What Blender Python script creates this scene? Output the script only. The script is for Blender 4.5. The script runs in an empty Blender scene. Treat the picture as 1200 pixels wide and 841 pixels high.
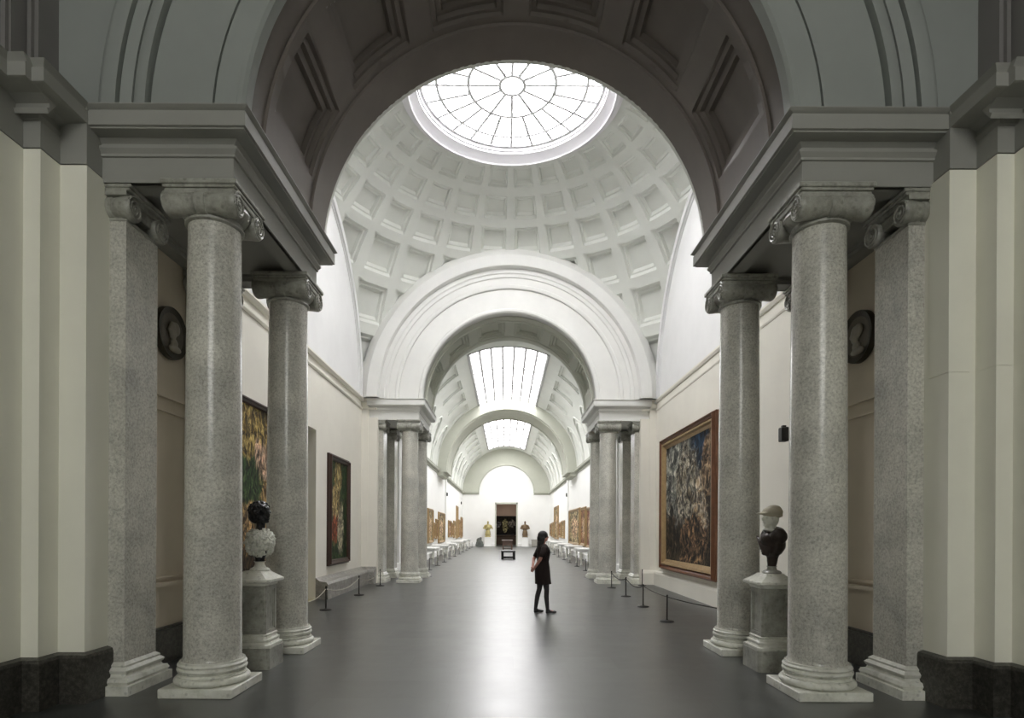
import bpy, bmesh, math, random
from mathutils import Vector, Matrix, Euler
random.seed(7)
C = bpy.context.scene.collection
PI = math.pi
R = math.radians
SC = bpy.context.scene

# ------------------------------------------------------------------ materials
def _new(name):
    m = bpy.data.materials.new(name); m.use_nodes = True
    nt = m.node_tree; b = nt.nodes['Principled BSDF']
    return m, nt, b

def _coord(nt):
    return nt.nodes.new('ShaderNodeTexCoord').outputs['Object']

def _noise(nt, scale, detail=4, rough=.55, vec=None, dist=0):
    n = nt.nodes.new('ShaderNodeTexNoise')
    n.inputs['Scale'].default_value = scale; n.inputs['Detail'].default_value = detail
    n.inputs['Roughness'].default_value = rough; n.inputs['Distortion'].default_value = dist
    if vec is not None: nt.links.new(vec, n.inputs['Vector'])
    return n.outputs['Fac']

def _ramp(nt, fac, stops):
    r = nt.nodes.new('ShaderNodeValToRGB'); e = r.color_ramp.elements
    while len(e) < len(stops): e.new(.5)
    for i, (p, c) in enumerate(stops):
        e[i].position = p; e[i].color = (*c, 1)
    nt.links.new(fac, r.inputs['Fac']); return r.outputs['Color']

def _mix(nt, fac, a, b, mode='MIX'):
    m = nt.nodes.new('ShaderNodeMix'); m.data_type = 'RGBA'; m.blend_type = mode
    for sock, v in ((m.inputs[0], fac), (m.inputs[6], a), (m.inputs[7], b)):
        if hasattr(v, 'is_linked') or hasattr(v, 'links'): nt.links.new(v, sock)
        elif isinstance(v, (int, float)): sock.default_value = v
        else: sock.default_value = (*v, 1)
    return m.outputs[2]

def _bump(nt, b, h, strength, dist=.01):
    n = nt.nodes.new('ShaderNodeBump'); n.inputs['Strength'].default_value = strength
    n.inputs['Distance'].default_value = dist
    nt.links.new(h, n.inputs['Height']); nt.links.new(n.outputs['Normal'], b.inputs['Normal'])

def paint(name, col, rough=.7, var=.06, scale=1.2, spec=.3):
    m, nt, b = _new(name); co = _coord(nt)
    f = _noise(nt, scale, 5, .6, co)
    c0 = tuple(max(0, x * (1 - var)) for x in col); c1 = tuple(min(1, x * (1 + var)) for x in col)
    nt.links.new(_ramp(nt, f, [(.3, c0), (.7, c1)]), b.inputs['Base Color'])
    b.inputs['Roughness'].default_value = rough
    b.inputs['Specular IOR Level'].default_value = spec
    _bump(nt, b, _noise(nt, 60, 3, .5, co), .05, .004)
    return m

def granite(name, base, dark, light, rough=.35, scale=38, spec=.5):
    m, nt, b = _new(name); co = _coord(nt)
    f1 = _noise(nt, scale, 6, .75, co)
    c1 = _ramp(nt, f1, [(.36, dark), (.5, base), (.66, light)])
    f2 = _noise(nt, 1.6, 5, .6, co, .4)
    c2 = _ramp(nt, f2, [(.3, (.72, .72, .72)), (.7, (1.12, 1.12, 1.10))])
    c = _mix(nt, 1.0, c1, c2, 'MULTIPLY')
    v = nt.nodes.new('ShaderNodeTexVoronoi'); v.inputs['Scale'].default_value = scale * 1.9
    nt.links.new(co, v.inputs['Vector'])
    sp = _ramp(nt, v.outputs['Distance'], [(.12, (.55, .55, .55)), (.28, (1, 1, 1))])
    c = _mix(nt, .6, c, sp, 'MULTIPLY')
    nt.links.new(c, b.inputs['Base Color'])
    b.inputs['Roughness'].default_value = rough
    b.inputs['Specular IOR Level'].default_value = spec
    return m

def simple(name, col, rough=.5, metal=0, bump=0, bscale=30, var=.15):
    m, nt, b = _new(name); co = _coord(nt)
    f = _noise(nt, 9, 4, .6, co)
    nt.links.new(_ramp(nt, f, [(.3, tuple(x * (1 - var) for x in col)), (.7, tuple(min(1, x * (1 + var)) for x in col))]), b.inputs['Base Color'])
    b.inputs['Roughness'].default_value = rough; b.inputs['Metallic'].default_value = metal
    if bump: _bump(nt, b, _noise(nt, bscale, 4, .6, co), bump, .01)
    return m

def glow(name, col, strength):
    m, nt, b = _new(name)
    b.inputs['Base Color'].default_value = (.8, .8, .8, 1)
    b.inputs['Roughness'].default_value = .5
    co = _coord(nt); f = _noise(nt, .8, 3, .5, co)
    c = _ramp(nt, f, [(.3, tuple(x * .93 for x in col)), (.7, col)])
    nt.links.new(c, b.inputs['Emission Color'])
    b.inputs['Emission Strength'].default_value = strength
    return m

def floor_mat():
    m, nt, b = _new('slate_floor'); co = _coord(nt)
    mp = nt.nodes.new('ShaderNodeMapping'); mp.inputs['Rotation'].default_value = (0, 0, 0)
    nt.links.new(co, mp.inputs['Vector'])
    br = nt.nodes.new('ShaderNodeTexBrick')
    br.inputs['Scale'].default_value = 1.0; br.inputs['Mortar Size'].default_value = .004
    br.inputs['Brick Width'].default_value = 1.3; br.inputs['Row Height'].default_value = .65
    br.inputs['Color1'].default_value = (.032, .036, .035, 1); br.inputs['Color2'].default_value = (.012, .014, .013, 1)
    br.inputs['Mortar'].default_value = (.01, .01, .01, 1)
    nt.links.new(mp.outputs[0], br.inputs['Vector'])
    f = _noise(nt, 2.2, 7, .65, co, .3)
    c2 = _ramp(nt, f, [(.3, (.75, .76, .74)), (.7, (1.2, 1.2, 1.15))])
    nt.links.new(_mix(nt, 1.0, br.outputs['Color'], c2, 'MULTIPLY'), b.inputs['Base Color'])
    rr = nt.nodes.new('ShaderNodeMapRange'); rr.inputs[3].default_value = FLOOR_R0; rr.inputs[4].default_value = FLOOR_R1
    nt.links.new(_noise(nt, 3.5, 6, .6, co), rr.inputs[0]); nt.links.new(rr.outputs[0], b.inputs['Roughness'])
    b.inputs['IOR'].default_value = 2.7
    return m

FLOOR_R0, FLOOR_R1 = .28, .38
L_OCULUS, L_GALLERY, L_HALL = 23.0, 10.5, 1.0
L_BACK = 7.5

M = {}
M['white'] = paint('dome_plaster', (.70, .715, .67), .75, .04)
M['wall'] = paint('cream_wall_paint', (.80, .775, .70), .8, .03)
M['lunette'] = paint('white_lunette_plaster', (.80, .80, .80), .8, .03)
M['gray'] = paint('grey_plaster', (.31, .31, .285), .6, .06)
M['soffit'] = paint('shaded_vault_plaster', (.145, .125, .108), .6, .10)  # same grey paint, darkened: the vault's shade is put into the colour
M['cream'] = paint('cream_pier_paint', (.85, .84, .74), .6, .03)
M['niche'] = paint('brown_cream_paint', (.68, .61, .50), .6, .05)
M['trimwhite'] = paint('pale_plaster_trim', (.76, .76, .735), .7, .04)
M['gallery'] = paint('white_gallery_paint', (.86, .86, .84), .8, .02)
M['greenish'] = paint('grey_green_plaster', (.50, .51, .44), .8, .04)
M['granite'] = granite('grey_granite', (.565, .555, .50), (.38, .37, .34), (.70, .69, .64), .24)
M['granite2'] = granite('dark_granite', (.055, .052, .045), (.025, .024, .02), (.11, .105, .09), .32, 22)
M['marble'] = granite('pale_marble', (.74, .74, .67), (.62, .62, .55), (.80, .80, .75), .38, 7)
M['marble2'] = granite('grey_marble', (.34, .34, .30), (.24, .24, .21), (.44, .44, .40), .35, 6)
M['stone_base'] = granite('grey_stone_skirting', (.28, .27, .25), (.2, .19, .17), (.36, .35, .32), .4, 12)
M['black'] = simple('black_metal', (.012, .011, .010), .4, .3)
M['blackmarble'] = simple('black_marble', (.008, .008, .010), .18)
M['bronze'] = simple('dark_bronze', (.028, .018, .014), .32, .2, .3, 30)
M['gilt'] = simple('gilt_wood', (.36, .245, .12), .45, .25, .5, 60)
M['brownframe'] = simple('brown_frame_wood', (.16, .065, .03), .4, 0, .2, 40)
M['darkframe'] = simple('dark_frame_wood', (.045, .02, .014), .4, 0, .2, 40)
M['wood'] = simple('brown_wood', (.10, .06, .045), .4)
M['rope'] = simple('dark_rope', (.03, .028, .022), .8, 0, .5, 120)
M['palerope'] = simple('pale_rope', (.45, .42, .36), .8, 0, .5, 120)
M['bar_g'] = simple('grey_glazing_bar', (.48, .48, .48), .6)
M['bar'] = simple('white_glazing_bar', (.85, .85, .87), .5)
M['glass_o'] = glow('frosted_oculus_glass', (1, .985, .99), L_OCULUS)
M['glass_g'] = glow('frosted_gallery_glass', (1, .985, 1), L_GALLERY)
M['glass_h'] = glow('hall_fill_glass', (1, 1, .93), L_HALL)
M['floor'] = floor_mat()
M['skin'] = simple('skin', (.50, .25, .20), .5, var=.06)
M['dress'] = simple('dark_brown_dress', (.012, .005, .004), .9)
M['hair'] = simple('black_hair', (.008, .006, .006), .45, 0, .8, 70)
M['shoe'] = simple('black_shoe', (.01, .01, .012), .4)
M['gold'] = simple('gilded_bronze', (.42, .36, .16), .4, .3, .4, 20)
M['tan'] = paint('tan_wall', (.55, .43, .36), .8, .04)
M['darkroom'] = paint('dark_brown_dado', (.07, .05, .035), .7, .08)

# ------------------------------------------------------------------ mesh builder
class MB:
    def __init__(s, sx=1, off=(0, 0, 0)):
        s.v = []; s.f = []; s.uv = {}; s.sx = sx; s.off = off
    def vert(s, p):
        s.v.append((s.sx * (p[0]) + s.off[0], p[1] + s.off[1], p[2] + s.off[2])); return len(s.v) - 1
    def face(s, idx):
        s.f.append(tuple(reversed(idx)) if s.sx < 0 else tuple(idx))
    def grid(s, rows, wrap=False):
        """rows: list of lists of points, quads between"""
        ids = [[s.vert(p) for p in r] for r in rows]
        for a in range(len(ids) - 1):
            n = len(ids[a])
            for b in range(n if wrap else n - 1):
                c = (b + 1) % n
                s.face((ids[a][b], ids[a][c], ids[a + 1][c], ids[a + 1][b]))
        return ids
    def box(s, x0, x1, y0, y1, z0, z1, bev=0):
        if bev:
            b = bev
            # chamfered box : stacked rings in z
            def ring(i, z):
                return [(x0 + i, y0 + b, z), (x0 + b, y0 + i, z), (x1 - b, y0 + i, z), (x1 - i, y0 + b, z),
                        (x1 - i, y1 - b, z), (x1 - b, y1 - i, z), (x0 + b, y1 - i, z), (x0 + i, y1 - b, z)]
            ids = s.grid([ring(b, z0), ring(0, z0 + b), ring(0, z1 - b), ring(b, z1)], wrap=True)
            s.face(list(reversed(ids[0]))); s.face(ids[-1]); return
        i = [s.vert(p) for p in ((x0, y0, z0), (x1, y0, z0), (x1, y1, z0), (x0, y1, z0), (x0, y0, z1), (x1, y0, z1), (x1, y1, z1), (x0, y1, z1))]
        for q in ((0, 3, 2, 1), (4, 5, 6, 7), (0, 1, 5, 4), (1, 2, 6, 5), (2, 3, 7, 6), (3, 0, 4, 7)):
            s.face([i[k] for k in q])
    def lathe(s, prof, cx=0, cy=0, n=32, axis='z', cap=True, cz=0):
        rows = []
        for r, h in prof:
            row = []
            for k in range(n):
                a = 2 * PI * k / n
                if axis == 'z': row.append((cx + r * math.cos(a), cy + r * math.sin(a), h + cz))
                elif axis == 'x': row.append((h + cx, cy + r * math.cos(a), cz + r * math.sin(a)))
                else: row.append((cx + r * math.sin(a), h + cy, cz + r * math.cos(a)))
            rows.append(row)
        ids = s.grid(rows, wrap=True)
        if cap:
            s.face(list(reversed(ids[0]))); s.face(ids[-1])
    def sweep(s, path, prof, cap=True, closed=False):
        """path: plan points; prof: (offset to the left normal, z)"""
        n = len(path); rows = []
        for i, p in enumerate(path):
            if closed: a = path[i - 1]; c = path[(i + 1) % n]
            else: a = path[i - 1] if i else None; c = path[i + 1] if i < n - 1 else None
            ns = []
            for q0, q1 in ((a, p), (p, c)):
                if q0 is None or q1 is None: continue
                d = Vector((q1[0] - q0[0], q1[1] - q0[1])).normalized(); ns.append(Vector((-d.y, d.x)))
            if len(ns) == 2:
                m = (ns[0] + ns[1]); m = m / max(1e-6, m.dot(ns[0]))
            else: m = ns[0]
            rows.append([(p[0] + m.x * o, p[1] + m.y * o, z) for o, z in prof])
        if closed: rows.append(rows[0])
        ids = s.grid(rows)
        if cap and not closed:
            s.face(ids[0]); s.face(list(reversed(ids[-1])))
    def arc(s, prof, zc, a0=0, a1=180, n=72, xc=0):
        rows = []
        for k in range(n + 1):
            a = R(a0 + (a1 - a0) * k / n)
            rows.append([(xc + r * math.cos(a), y, zc + r * math.sin(a)) for r, y in prof])
        s.grid(rows)
    def tube(s, pts, r, n=8, cap=True):
        pts = [Vector(p) for p in pts]; rows = []
        up = Vector((0, 0, 1))
        for i, p in enumerate(pts):
            d = (pts[min(i + 1, len(pts) - 1)] - pts[max(i - 1, 0)]).normalized()
            u = up if abs(d.dot(up)) < .95 else Vector((1, 0, 0))
            a = d.cross(u).normalized(); b = d.cross(a).normalized()
            rr = r[i] if isinstance(r, (list, tuple)) else r
            rows.append([tuple(p + (a * math.cos(2 * PI * k / n) + b * math.sin(2 * PI * k / n)) * rr) for k in range(n)])
        ids = s.grid(rows, wrap=True)
        if cap: s.face(list(reversed(ids[0]))); s.face(ids[-1])
    def ball(s, c, rad, rot=None, n=14):
        rx, ry, rz = (rad, rad, rad) if isinstance(rad, (int, float)) else rad
        mt = Euler(rot).to_matrix() if rot else Matrix.Identity(3)
        rows = []
        for i in range(n + 1):
            t = .02 + (PI - .04) * i / n
            row = []
            for k in range(2 * n):
                a = PI * k / n
                p = mt @ Vector((rx * math.sin(t) * math.cos(a), ry * math.sin(t) * math.sin(a), rz * math.cos(t)))
                row.append((c[0] + p.x, c[1] + p.y, c[2] + p.z))
            rows.append(row)
        ids = s.grid(rows, wrap=True)
        s.face(ids[0]); s.face(list(reversed(ids[-1])))
    def build(s, name, mat, parent=None, smooth=35, loc=None):
        me = bpy.data.meshes.new(name)
        me.from_pydata(s.v, [], s.f); me.validate()
        me.materials.append(mat)
        if smooth:
            bm = bmesh.new(); bm.from_mesh(me)
            bmesh.ops.remove_doubles(bm, verts=bm.verts, dist=1e-5)
            bmesh.ops.dissolve_degenerate(bm, edges=bm.edges, dist=1e-6)
            bmesh.ops.recalc_face_normals(bm, faces=bm.faces)
            bm.to_mesh(me); bm.free()
            me.polygons.foreach_set('use_smooth', [True] * len(me.polygons))
            me.set_sharp_from_angle(angle=R(smooth))
        o = bpy.data.objects.new(name, me); C.objects.link(o)
        if parent: o.parent = parent
        if loc: o.location = loc
        return o

def tag(o, label=None, cat=None, group=None, kind=None):
    if label: o['label'] = label
    if cat: o['category'] = cat
    if group: o['group'] = group
    if kind: o['kind'] = kind
    return o
def struct(o): o['kind'] = 'structure'; return o
def empty(name, loc=(0, 0, 0), rz=0):
    o = bpy.data.objects.new(name, None); o.empty_display_size = .1
    C.objects.link(o); o.location = loc; o.rotation_euler = (0, 0, rz); return o
def copy_tree(o, parent=None):
    c = o.copy(); C.objects.link(c); c.parent = parent
    for ch in list(o.children): copy_tree(ch, c)
    return c

def coffer_surface(mb, P, us, vs, cell, sub=(3, 3)):
    """us, vs: boundaries; cell(i,j) -> None (plain), 'skip', or list of (margin_u, margin_v, depth) cumulative steps"""
    def axis(a, b, steps, ms, n):
        out = [(a, 0)]; acc = 0
        bv = [st[3 + ms] if len(st) > 3 else 0 for st in steps]
        for k, st in enumerate(steps):
            acc += st[ms]
            out += [(a + acc, k), (a + acc + bv[k], k + 1)]; acc += bv[k]
        lo = a + acc; hi = b - acc; L = len(steps)
        for k in range(1, n): out.append((lo + (hi - lo) * k / n, L))
        acc2 = acc
        for k in range(len(steps) - 1, -1, -1):
            out += [(b - acc2, k + 1), (b - acc2 + bv[k], k)]
            acc2 -= steps[k][ms] + bv[k]
        out.append((b, 0)); return out
    for i in range(len(us) - 1):
        for j in range(len(vs) - 1):
            st = cell(i, j)
            if st == 'skip': continue
            st = st or []
            D = [0] + [q[2] for q in st]
            A = axis(us[i], us[i + 1], st, 0, sub[0]); B = axis(vs[j], vs[j + 1], st, 1, sub[1])
            mb.grid([[P(u, v, D[min(lu, lv)]) for v, lv in B] for u, lu in A])

EYE = 1.7
ZS = 5.84            # springing = top of cornices
# ------------------------------------------------------------------ camera
cam = bpy.data.cameras.new('camera'); co = bpy.data.objects.new('camera', cam); C.objects.link(co)
cam.sensor_width = 36; cam.lens = 20.4; cam.shift_x = .00667; cam.shift_y = .167
cam.clip_start = .05; cam.clip_end = 300
co.location = (-.11, 0, EYE)
co.matrix_world = Matrix.Translation((-.11, 0, EYE)) @ Matrix.Rotation(R(90), 4, 'X') @ Matrix.Rotation(R(.3), 4, 'Z')
SC.camera = co

# ------------------------------------------------------------------ floor, far ground
b = MB(); b.box(-6, 6, -8.5, 62, -.2, 0); b.box(-6, 6, 62, 70, -.2, 0)
struct(b.build('floor', M['floor'], smooth=0))

# ------------------------------------------------------------------ near hall shell
for s, nm in ((1, 'right'), (-1, 'left')):
    b = MB(s)
    b.box(4.62, 5.2, -8.5, 5.41, 0, 5.23); b.box(4.46, 5.2, 5.41, 5.65, 0, 5.23); b.box(4.2, 5.2, 5.65, 5.99, 0, 5.23)
    if s > 0:
        b.box(4.452, 4.6, 5.401, 5.60, 3.26, 5.22); b.box(4.192, 4.4, 5.641, 5.9, 3.26, 5.22)
    struct(b.build('wall_' + nm, M['cream'], smooth=0))
    b = MB(s)
    b.sweep([(4.62, -8.5), (4.62, 5.41), (4.46, 5.41), (4.46, 5.65), (4.2, 5.65), (4.2, 5.99)], [(0, 0), (.06, 0), (.06, .44), (.05, .47), (.0, .49)])
    struct(b.build('baseboard_' + nm, M['granite2'], smooth=0))
    # grey frieze zone over the piers
    b = MB(s)
    b.box(4.63, 5.2, -8.5, 5.42, 5.25, 5.84); b.box(4.47, 5.2, 5.42, 5.66, 5.25, 5.84); b.box(4.21, 5.2, 5.66, 5.99, 5.25, 5.84)
    struct(b.build('trim_11', M['gray'], smooth=0))
    b = MB(s)
    CP = [(-.2, 5.50), (.03, 5.50), (.05, 5.54), (.02, 5.56), (.02, 5.60), (.10, 5.64), (.27, 5.645), (.29, 5.65), (.29, 5.77), (.27, 5.78), (.28, 5.80), (.31, 5.84), (-.2, 5.84)]
    b.sweep([(4.77, -8.5), (4.77, 5.42), (4.50, 5.42), (4.50, 5.66)], CP)
    b.sweep([(4.78, 5.355), (4.32, 5.355)], CP[1:])
    b.box(4.58, 5.2, 5.35, 5.7, 5.61, 5.83)
    struct(b.build('trim_12', M['gray'], smooth=0))
    # upper walls of the hall above the cornice
    b = MB(s)
    b.box(4.72, 5.3, 5.70, 6.2, 5.80, 11.6); b.box(4.82, 5.3, 5.50, 5.70, 5.80, 11.6); b.box(4.76, 4.80, 5.66, 5.7, 5.8, 11.6)
    b.box(4.92, 5.3, -8.5, 5.50, 5.80, 11.6)
    b.box(4.84, 4.88, 5.46, 5.5, 5.8, 11.6)
    struct(b.build('wall_upper_' + nm, paint('shaded_upper_plaster', (.22, .21, .205), .6, .05), smooth=0))  # hall grey made darker, shade of the upper walls painted in
WX, WZ0, WZ1 = 2.6, 5.0, 10.2      # unseen window added behind the camera to light the pier fronts
b = MB(); b.box(-5.3, 5.3, -8.9, -8.5, 0, WZ0); b.box(-5.3, 5.3, -8.9, -8.5, WZ1, 11.6); b.box(-5.3, -WX, -8.9, -8.5, WZ0, WZ1); b.box(WX, 5.3, -8.9, -8.5, WZ0, WZ1)
struct(b.build('wall_back', M['gray'], smooth=0))
wb = struct(empty('window_6', (0, -8.7, WZ0)))
b = MB(); b.box(-WX, WX, -.05, 0, 0, WZ1 - WZ0); b.build('glass', glow('back_fill_glass', (1, 1, .95), L_BACK), wb, smooth=0)
b = MB()
for k in range(7): x = -WX + k * 2 * WX / 6; b.box(x - .04, x + .04, .01, .09, 0, WZ1 - WZ0)
for k in range(6): z = k * (WZ1 - WZ0) / 5; b.box(-WX, WX, .02, .08, z - .03, z + .03)
b.build('glazing_bars', M['bar'], wb, smooth=0)
# hall ceiling with an unseen skylight added to light the near piers
b = MB()
SKX, SK0, SK1 = 2.2, -7.0, -1.0
b.box(-5.3, -SKX, -8.9, 6.2, 11.6, 11.9); b.box(SKX, 5.3, -8.9, 6.2, 11.6, 11.9)
b.box(-SKX, SKX, -8.9, SK0, 11.6, 11.9); b.box(-SKX, SKX, SK1, 6.2, 11.6, 11.9)
struct(b.build('ceiling', M['gray'], smooth=0))
b = MB(); b.box(-SKX, SKX, SK0, SK1, 11.85, 11.9); struct(b.build('window_1', M['glass_h'], smooth=0))
b = MB()
for k in range(1, 5): x = -SKX + k * 2 * SKX / 5; b.box(x - .04, x + .04, SK0, SK1, 11.74, 11.84)
for k in range(1, 5): y = SK0 + k * (SK1 - SK0) / 5; b.box(-SKX, SKX, y - .04, y + .04, 11.74, 11.84)
struct(b.build('trim_13', M['bar'], smooth=0))

# ------------------------------------------------------------------ portico pieces (entablatures, tunnels, side walls)
ENT = [(-.05, 5.20), (0, 5.20), (0, 5.45), (.02, 5.455), (.02, 5.48), (.05, 5.52), (.05, 5.545), (.015, 5.55), (.015, 5.58), (.05, 5.62), (.18, 5.625),
       (.18, 5.64), (.205, 5.645), (.205, 5.785), (.19, 5.79), (.19, 5.80), (.215, 5.815), (.235, 5.83), (.235, 5.84), (-.05, 5.84)]
def portico(dy, n0, gray, soff, r, yend):
    for s in (1, -1):
        b = MB(s, (0, dy, 0))
        b.sweep([(4.5, 5.88), (2.88, 5.88), (2.88, 8.46), (4.5, 8.46)], ENT)
        # underside with a recessed panel
        coffer_surface(b, lambda u, v, d: (u, v, 5.2 + d), [2.9, 4.5], [5.9, 8.44], lambda i, j: [(.22, .22, .05), (.03, .03, .09)], (1, 1))
        b.box(2.95, 4.5, 5.95, 8.4, 5.3, 5.83)
        struct(b.build('trim_%d' % n0, gray, smooth=0))
    # barrel passage with coffers
    b = MB(1, (0, dy, 0))
    us = [0, 12.5]
    for k in range(6): us += [us[-1] + 20, us[-1] + 27] if k < 5 else [us[-1] + 20]
    us.append(180)
    vs = [6.0, 6.6, 7.85, yend]
    def P(u, v, d):
        a = R(u); return ((r + d) * math.cos(a), v, ZS + (r + d) * math.sin(a))
    coffer_surface(b, P, us, vs, lambda i, j: [(0, 0, .045, .5, .02), (1.2, .05, .10, .5, .02), (1.4, .06, .16, .5, .02)] if j == 1 and i % 2 == 1 else None, (8, 2))
    for y0, y1 in ((6.40, 6.47), (7.95, 8.02)):
        b.arc([(r + .01, y0), (r - .03, y0 + .015), (r - .03, y1 - .015), (r + .01, y1)], ZS)
    b.arc([(r + .35, 6.0), (r + .35, yend)], ZS)   # outer skin behind the coffers
    struct(b.build('ceiling_vault_%d' % n0, soff))
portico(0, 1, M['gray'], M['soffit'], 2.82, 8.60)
portico(12.65, 2, M['trimwhite'], M['greenish'], 2.73, 8.40)

def rect_edge(a, X, Z):
    c, s = math.cos(a), math.sin(a)
    t = 1e9
    if abs(c) > 1e-6: t = min(t, X / abs(c))
    if s > 1e-6: t = min(t, Z / s)
    return t
# arch wall towards the near hall
b = MB()
prof = [(2.80, 6.08), (2.80, 5.95), (2.83, 5.92), (2.88, 5.92), (2.90, 5.95), (3.12, 5.95), (3.122, 6.0), (3.145, 6.0), (3.147, 5.955), (3.775, 5.955), (3.777, 6.0), (3.805, 6.0), (3.807, 5.90), (3.88, 5.895), (3.93, 5.92), (3.932, 5.96), (3.95, 5.96),
        (3.952, 5.92), (4.06, 5.90), (4.062, 5.96), (4.085, 5.96), (4.087, 5.87), (4.20, 5.85), (4.25, 5.87), (4.275, 5.90), (4.277, 5.99), (4.30, 5.99), (4.302, 5.96)]
b.arc(prof, ZS, n=96)
rows = []
for k in range(97):
    a = PI * k / 96; t = rect_edge(a, 4.75, 5.8)
    rows.append([(4.302 * math.cos(a), 5.96, ZS + 4.302 * math.sin(a)), (t * math.cos(a), 5.96, ZS + t * math.sin(a))])
b.grid(rows)
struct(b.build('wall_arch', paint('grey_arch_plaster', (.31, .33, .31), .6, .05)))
# rear face of that wall towards the rotunda, and the other open faces
def annulus(name, r0, r1, y, mat, zc=ZS, yb=None):
    b = MB(); pr = [(r0, y), (r1, y)]
    if yb: pr = [(r0, y), (r1, y), (r1, yb), (r0, yb), (r0, y)]
    b.arc(pr, zc, n=72)
    return struct(b.build(name, mat))
annulus('wall_rotunda_near', 2.82, 4.75, 8.59, M['white'], yb=8.66)
# rotunda far arch face with its archivolt
b = MB(); A = 18.40
b.arc([(2.75, A + .3), (2.75, A), (2.79, A - .035), (2.86, A - .035), (2.885, A), (3.49, A), (3.50, A - .055), (3.53, A - .075), (3.60, A - .075), (3.62, A - .05), (3.82, A - .055),
       (3.84, A - .09), (3.93, A - .10), (3.96, A - .13), (4.09, A - .13), (4.10, A - .24), (4.13, A - .29), (4.17, A - .30), (4.46, A - .30), (4.49, A - .27), (4.75, A - .05)], ZS, n=96)
struct(b.build('wall_rotunda_far', M['trimwhite']))

# ------------------------------------------------------------------ dome
DY, RS = 13.5, 6.72
rows_t = [(25.4, 30.1), (32.4, 38.0), (40.1, 46.8), (49.0, 57.7), (60.5, 70.2), (73.0, 84.0)]
N = 28; pitch = 360 / N; rib = 3.3
us = []
for k in range(N): us += [k * pitch + rib / 2, (k + 1) * pitch - rib / 2]
us.append(us[0] + 360)
vs = [20.8]
for a_, b_ in rows_t: vs += [a_, b_]
vs.append(91)
def PD(u, v, d):
    a, t = R(u), R(v); q = RS + d
    return (q * math.sin(t) * math.sin(a), DY + q * math.sin(t) * math.cos(a), ZS + q * math.cos(t))
def dcell(i, j):
    if i % 2 == 0 and j % 2 == 1:
        k = min(1.0, .55 + .1 * (j // 2))
        return [(0, 0, .10 * k, .35, .75 * k), (.55, .42 * k, .21 * k, .4, .8 * k)]
    return None
b = MB(); coffer_surface(b, PD, us, vs, dcell, (3, 3))
dome = struct(b.build('ceiling_dome', M['white']))
bm = bmesh.new(); bm.from_mesh(dome.data)
for co_, no_ in (((5.05, 0, 0), (1, 0, 0)), ((-5.05, 0, 0), (-1, 0, 0)), ((0, 18.8, 0), (0, 1, 0)), ((0, 8.3, 0), (0, -1, 0))):
    bmesh.ops.bisect_plane(bm, geom=bm.verts[:] + bm.edges[:] + bm.faces[:], dist=1e-5, plane_co=co_, plane_no=no_, clear_outer=True)
bm.to_mesh(dome.data); bm.free()
# oculus drum and lip
ZO = ZS + 6.12
b = MB()
b.lathe([(2.62, ZO + .10), (2.60, ZO - .16), (2.50, ZO - .20), (2.44, ZO - .27), (2.40, ZO - .28), (2.385, ZO - .25), (2.37, ZO - .24), (2.24, ZO - .09), (2.225, ZO - .085), (2.215, ZO - .03), (2.19, ZO - .02), (2.18, ZO + .06), (2.18, ZO + .32), (2.75, ZO + .32), (2.75, ZO + .1), (2.62, ZO + .10)],
        0, DY, 96, cap=False)
struct(b.build('trim_3', paint('grey_drum_plaster', (.66, .65, .67), .7, .03)))
ZG = ZO + .06
oc = struct(empty('window_2', (0, DY, ZG)))
b = MB(); b.lathe([(2.2, .10), (2.2, .14)], n=64); b.build('glass', M['glass_o'], oc)
b = MB()
def ring(b, r, w, z0=0, z1=.09, n=72):
    b.lathe([(r - w, z0), (r + w, z0), (r + w, z1), (r - w, z1), (r - w, z0)], n=n, cap=False)
ring(b, .29, .036); ring(b, 1.02, .036); ring(b, 1.76, .032); ring(b, 2.15, .03)
for k in range(24):
    a = R(15 * k); r0 = .29 if k % 2 == 0 else 1.02
    w = .033; d = Vector((math.sin(a), math.cos(a), 0)); q = Vector((d.y, -d.x, 0)) * w
    r1 = 2.16
    pts = [d * r0 - q, d * r0 + q, d * r1 + q, d * r1 - q]
    i0 = [b.vert((p.x, p.y, .01)) for p in pts]; i1 = [b.vert((p.x, p.y, .085)) for p in pts]
    b.face(i0); b.face(i1[::-1])
    for m_ in range(4): b.face((i0[m_], i1[m_], i1[(m_ + 1) % 4], i0[(m_ + 1) % 4]))
b.build('glazing_bars', M['bar'], oc)

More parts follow.
